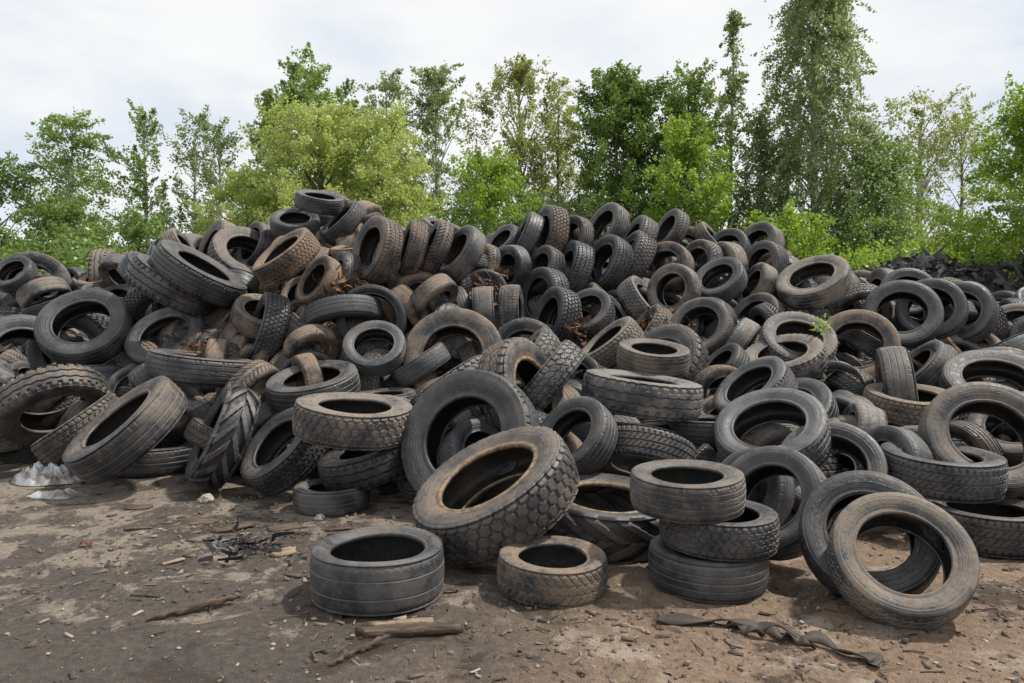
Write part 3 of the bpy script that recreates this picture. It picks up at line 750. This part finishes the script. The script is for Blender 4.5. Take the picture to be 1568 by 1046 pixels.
TL=[
 ("birch_tree",-19.6,32,10.3,1.6,'ovoid',L_mid,125,105,dict(droop=.1,base=.2,bark=B_birch)),
 ("deciduous_tree",-22.3,31,8.0,2.8,'ovoid',L_dark,200,110,dict(base=.03)),
 ("birch_tree",-21.6,35,9.6,1.1,'ovoid',L_grey,60,80,dict(base=.4)),
 ("aspen_tree",-17.1,34,11.0,1.25,'ovoid',L_mid,80,95,dict(droop=.6,base=.25,sig=.12,bark=B_birch)),
 ("aspen_tree",-15.0,34,10.8,1.2,'ovoid',L_grey,80,95,dict(droop=.6,base=.28,sig=.12,bark=B_birch)),
 ("birch_tree",-13.4,33,10.2,1.0,'ovoid',L_grey,62,85,dict(droop=.5,base=.3,sig=.11,bark=B_birch,tr=.19)),
 ("deciduous_tree",-18.6,30,6.0,2.2,'dome',L_mid,150,100,dict(base=.03)),
 ("deciduous_tree",-15.6,30,5.6,2.3,'dome',L_mid,160,100,dict(base=.03)),
 ("deciduous_tree",-12.6,31,5.4,2.0,'dome',L_dark,130,100,dict(base=.03)),
 ("poplar_tree",-10.8,38,15.0,2.3,'ovoid',L_mid,220,110,dict(droop=.55,base=.25,ls=.15)),
 ("poplar_tree",-12.6,38,12.9,1.5,'ovoid',L_mid,130,100,dict(droop=.55,base=.25,ls=.15)),
 ("poplar_tree",-8.9,38,13.4,1.5,'ovoid',L_mid,130,100,dict(droop=.55,base=.25,ls=.15)),
 ("willow_tree",-7.1,26,8.9,3.3,'dome',L_willow,470,125,dict(droop=.15,base=.06,ls=.10,L=.7,sig=.17,lobe=.18)),
 ("willow_tree",-5.0,26.5,8.7,2.4,'dome',L_willow,330,125,dict(droop=.15,base=.06,ls=.10,L=.7,sig=.17,lobe=.18)),
 ("willow_tree",-9.3,25.5,6.5,1.9,'dome',L_willow,210,110,dict(droop=.0,base=.05,ls=.10,L=.7,lobe=.2)),
 ("willow_tree",-3.5,25,5.9,1.4,'dome',L_willow,150,110,dict(droop=.0,base=.05,ls=.10,L=.6,lobe=.2)),
 ("aspen_tree",-6.6,38,14.0,1.5,'ovoid',L_grey,95,95,dict(droop=.5,base=.3,ls=.14,bark=B_birch)),
 ("aspen_tree",-3.9,37,14.0,2.2,'ovoid',L_grey,190,100,dict(droop=.4,base=.15,ls=.14,bark=B_birch)),
 ("aspen_tree",-1.9,37,8.6,1.4,'ovoid',L_grey,90,100,dict(droop=.4,base=.1,ls=.14)),
 ("maple_tree",.3,33,12.8,2.4,'vase',L_olive,240,100,dict(droop=.55,base=.22,slope=1.4,tr=.18,sig=.14)),
 ("maple_tree",2.1,33.5,12.1,1.3,'vase',L_olive,115,95,dict(droop=.55,base=.25,slope=1.4,sig=.14)),
 ("rowan_tree",-1.0,25.5,7.0,1.4,'dome',L_bright,170,110,dict(base=.1,ls=.11)),
 ("deciduous_tree",.6,27,6.1,1.5,'dome',L_mid,130,100,dict(base=.05)),
 ("deciduous_tree",2.6,29,6.4,1.6,'dome',L_grey,150,100,dict(base=.05)),
 ("oak_tree",4.4,30,11.7,1.9,'ovoid',L_dark,290,115,dict(droop=.3,base=.08)),
 ("oak_tree",5.9,30.5,11.1,2.1,'ovoid',L_dark,300,115,dict(droop=.3,base=.08)),
 ("oak_tree",7.5,31,11.7,1.7,'ovoid',L_mid,230,110,dict(droop=.35,base=.08)),
 ("deciduous_tree",6.6,26.5,8.5,1.7,'ovoid',L_bright,220,110,dict(base=.06,ls=.12)),
 ("birch_tree",9.35,31,14.4,.85,'spire',L_grey,100,80,dict(droop=-.3,base=.25,bark=B_birch,sig=.10,L=.6)),
 ("birch_tree",12.2,29,17.2,2.5,'column',L_grey,600,120,dict(droop=-.6,base=.10,bark=B_birch,L=1.3,sig=.13,tr=.2,lobe=.3)),
 ("birch_tree",10.3,30,9.8,1.4,'spire',L_grey,140,100,dict(droop=-.5,base=.1,L=1.1,bark=B_birch)),
 ("birch_tree",14.0,28,8.4,2.2,'dome',L_mid,240,105,dict(droop=-.5,base=.05,L=1.1,bark=B_birch)),
 ("deciduous_tree",9.6,25,5.0,1.7,'dome',L_bright,150,95,dict(base=.05)),
 ("aspen_tree",19.2,34,11.8,2.6,'vase',L_olive,150,80,dict(droop=.5,base=.3,slope=1.1,tr=.2,sig=.13,bark=B_birch)),
 ("aspen_tree",21.9,35,11.0,1.6,'vase',L_olive,70,80,dict(droop=.5,base=.3,slope=1.1,sig=.13)),
 ("linden_tree",14.5,20,7.5,1.6,'ovoid',L_bright,260,120,dict(base=.1,ls=.10)),
 ("linden_tree",16.4,21,9.3,2.0,'ovoid',L_bright,260,120,dict(base=.1,ls=.10)),
]
for i,(n_,x,y,hh_,r,sh,lm,nc,lp,kw) in enumerate(TL): tree(n_,x,y,hh_,r,sh,lm,nc,int(lp*1.0),seed=100+i,**kw)

def thicket(name,specs,lm,dens,ls,seed):
    rs=np.random.default_rng(seed); LV=[];LT=[]
    for(x0,x1,y,hmin,hmax,dy) in specs:
        n=int((x1-x0)*dens)
        for i in range(n):
            x=rs.uniform(x0,x1); yy=y+rs.uniform(-dy,dy); top=hmin+(hmax-hmin)*(.5+.5*mnoise.noise(Vector((x*.45,yy*.2,seed))))
            z=top*rs.random()**.6; k=50; s=rs.uniform(.22,.45)
            LV.append(np.array([x,yy,z])+rs.normal(size=(k,3))*np.array([s,s,s*.7])); LT.append(np.clip(rs.uniform(.1,.9)+rs.normal(size=k)*.15,0,1))
    P=np.concatenate(LV); T2=np.concatenate(LT); ok=P[:,2]>0
    v,f,t4=leafquads(P[ok],ls,rs,T2[ok]); obj(name,quads_mesh(name,v,f,(lm,),attrs={'tint':t4}))
thicket("distant_trees",[(-42,46,46,4.2,7.6,2.5)],L_dark,24,.30,11)
thicket("hedge",[(-26,-11,27,2.5,5,1.2),(-11,12,28.5,2.5,4.5,1)],L_mid,28,.15,12)
thicket("bushes",[(10,24,24,2.8,4.8,1.5)],L_bright,40,.13,13)
thicket("undergrowth",[(-20,-8,23,1.8,3.2,.8),(-3,9,24,2.2,3.6,.8)],L_mid,28,.13,14)
rs=np.random.default_rng(5); P=np.array([3.02,7.0,1.36])+rs.normal(size=(60,3))*.05
v,f,t4=leafquads(P,.045,rs,rs.random(60)); obj("weed_plant",quads_mesh("weed",v,f,(L_bright,),attrs={'tint':t4}))
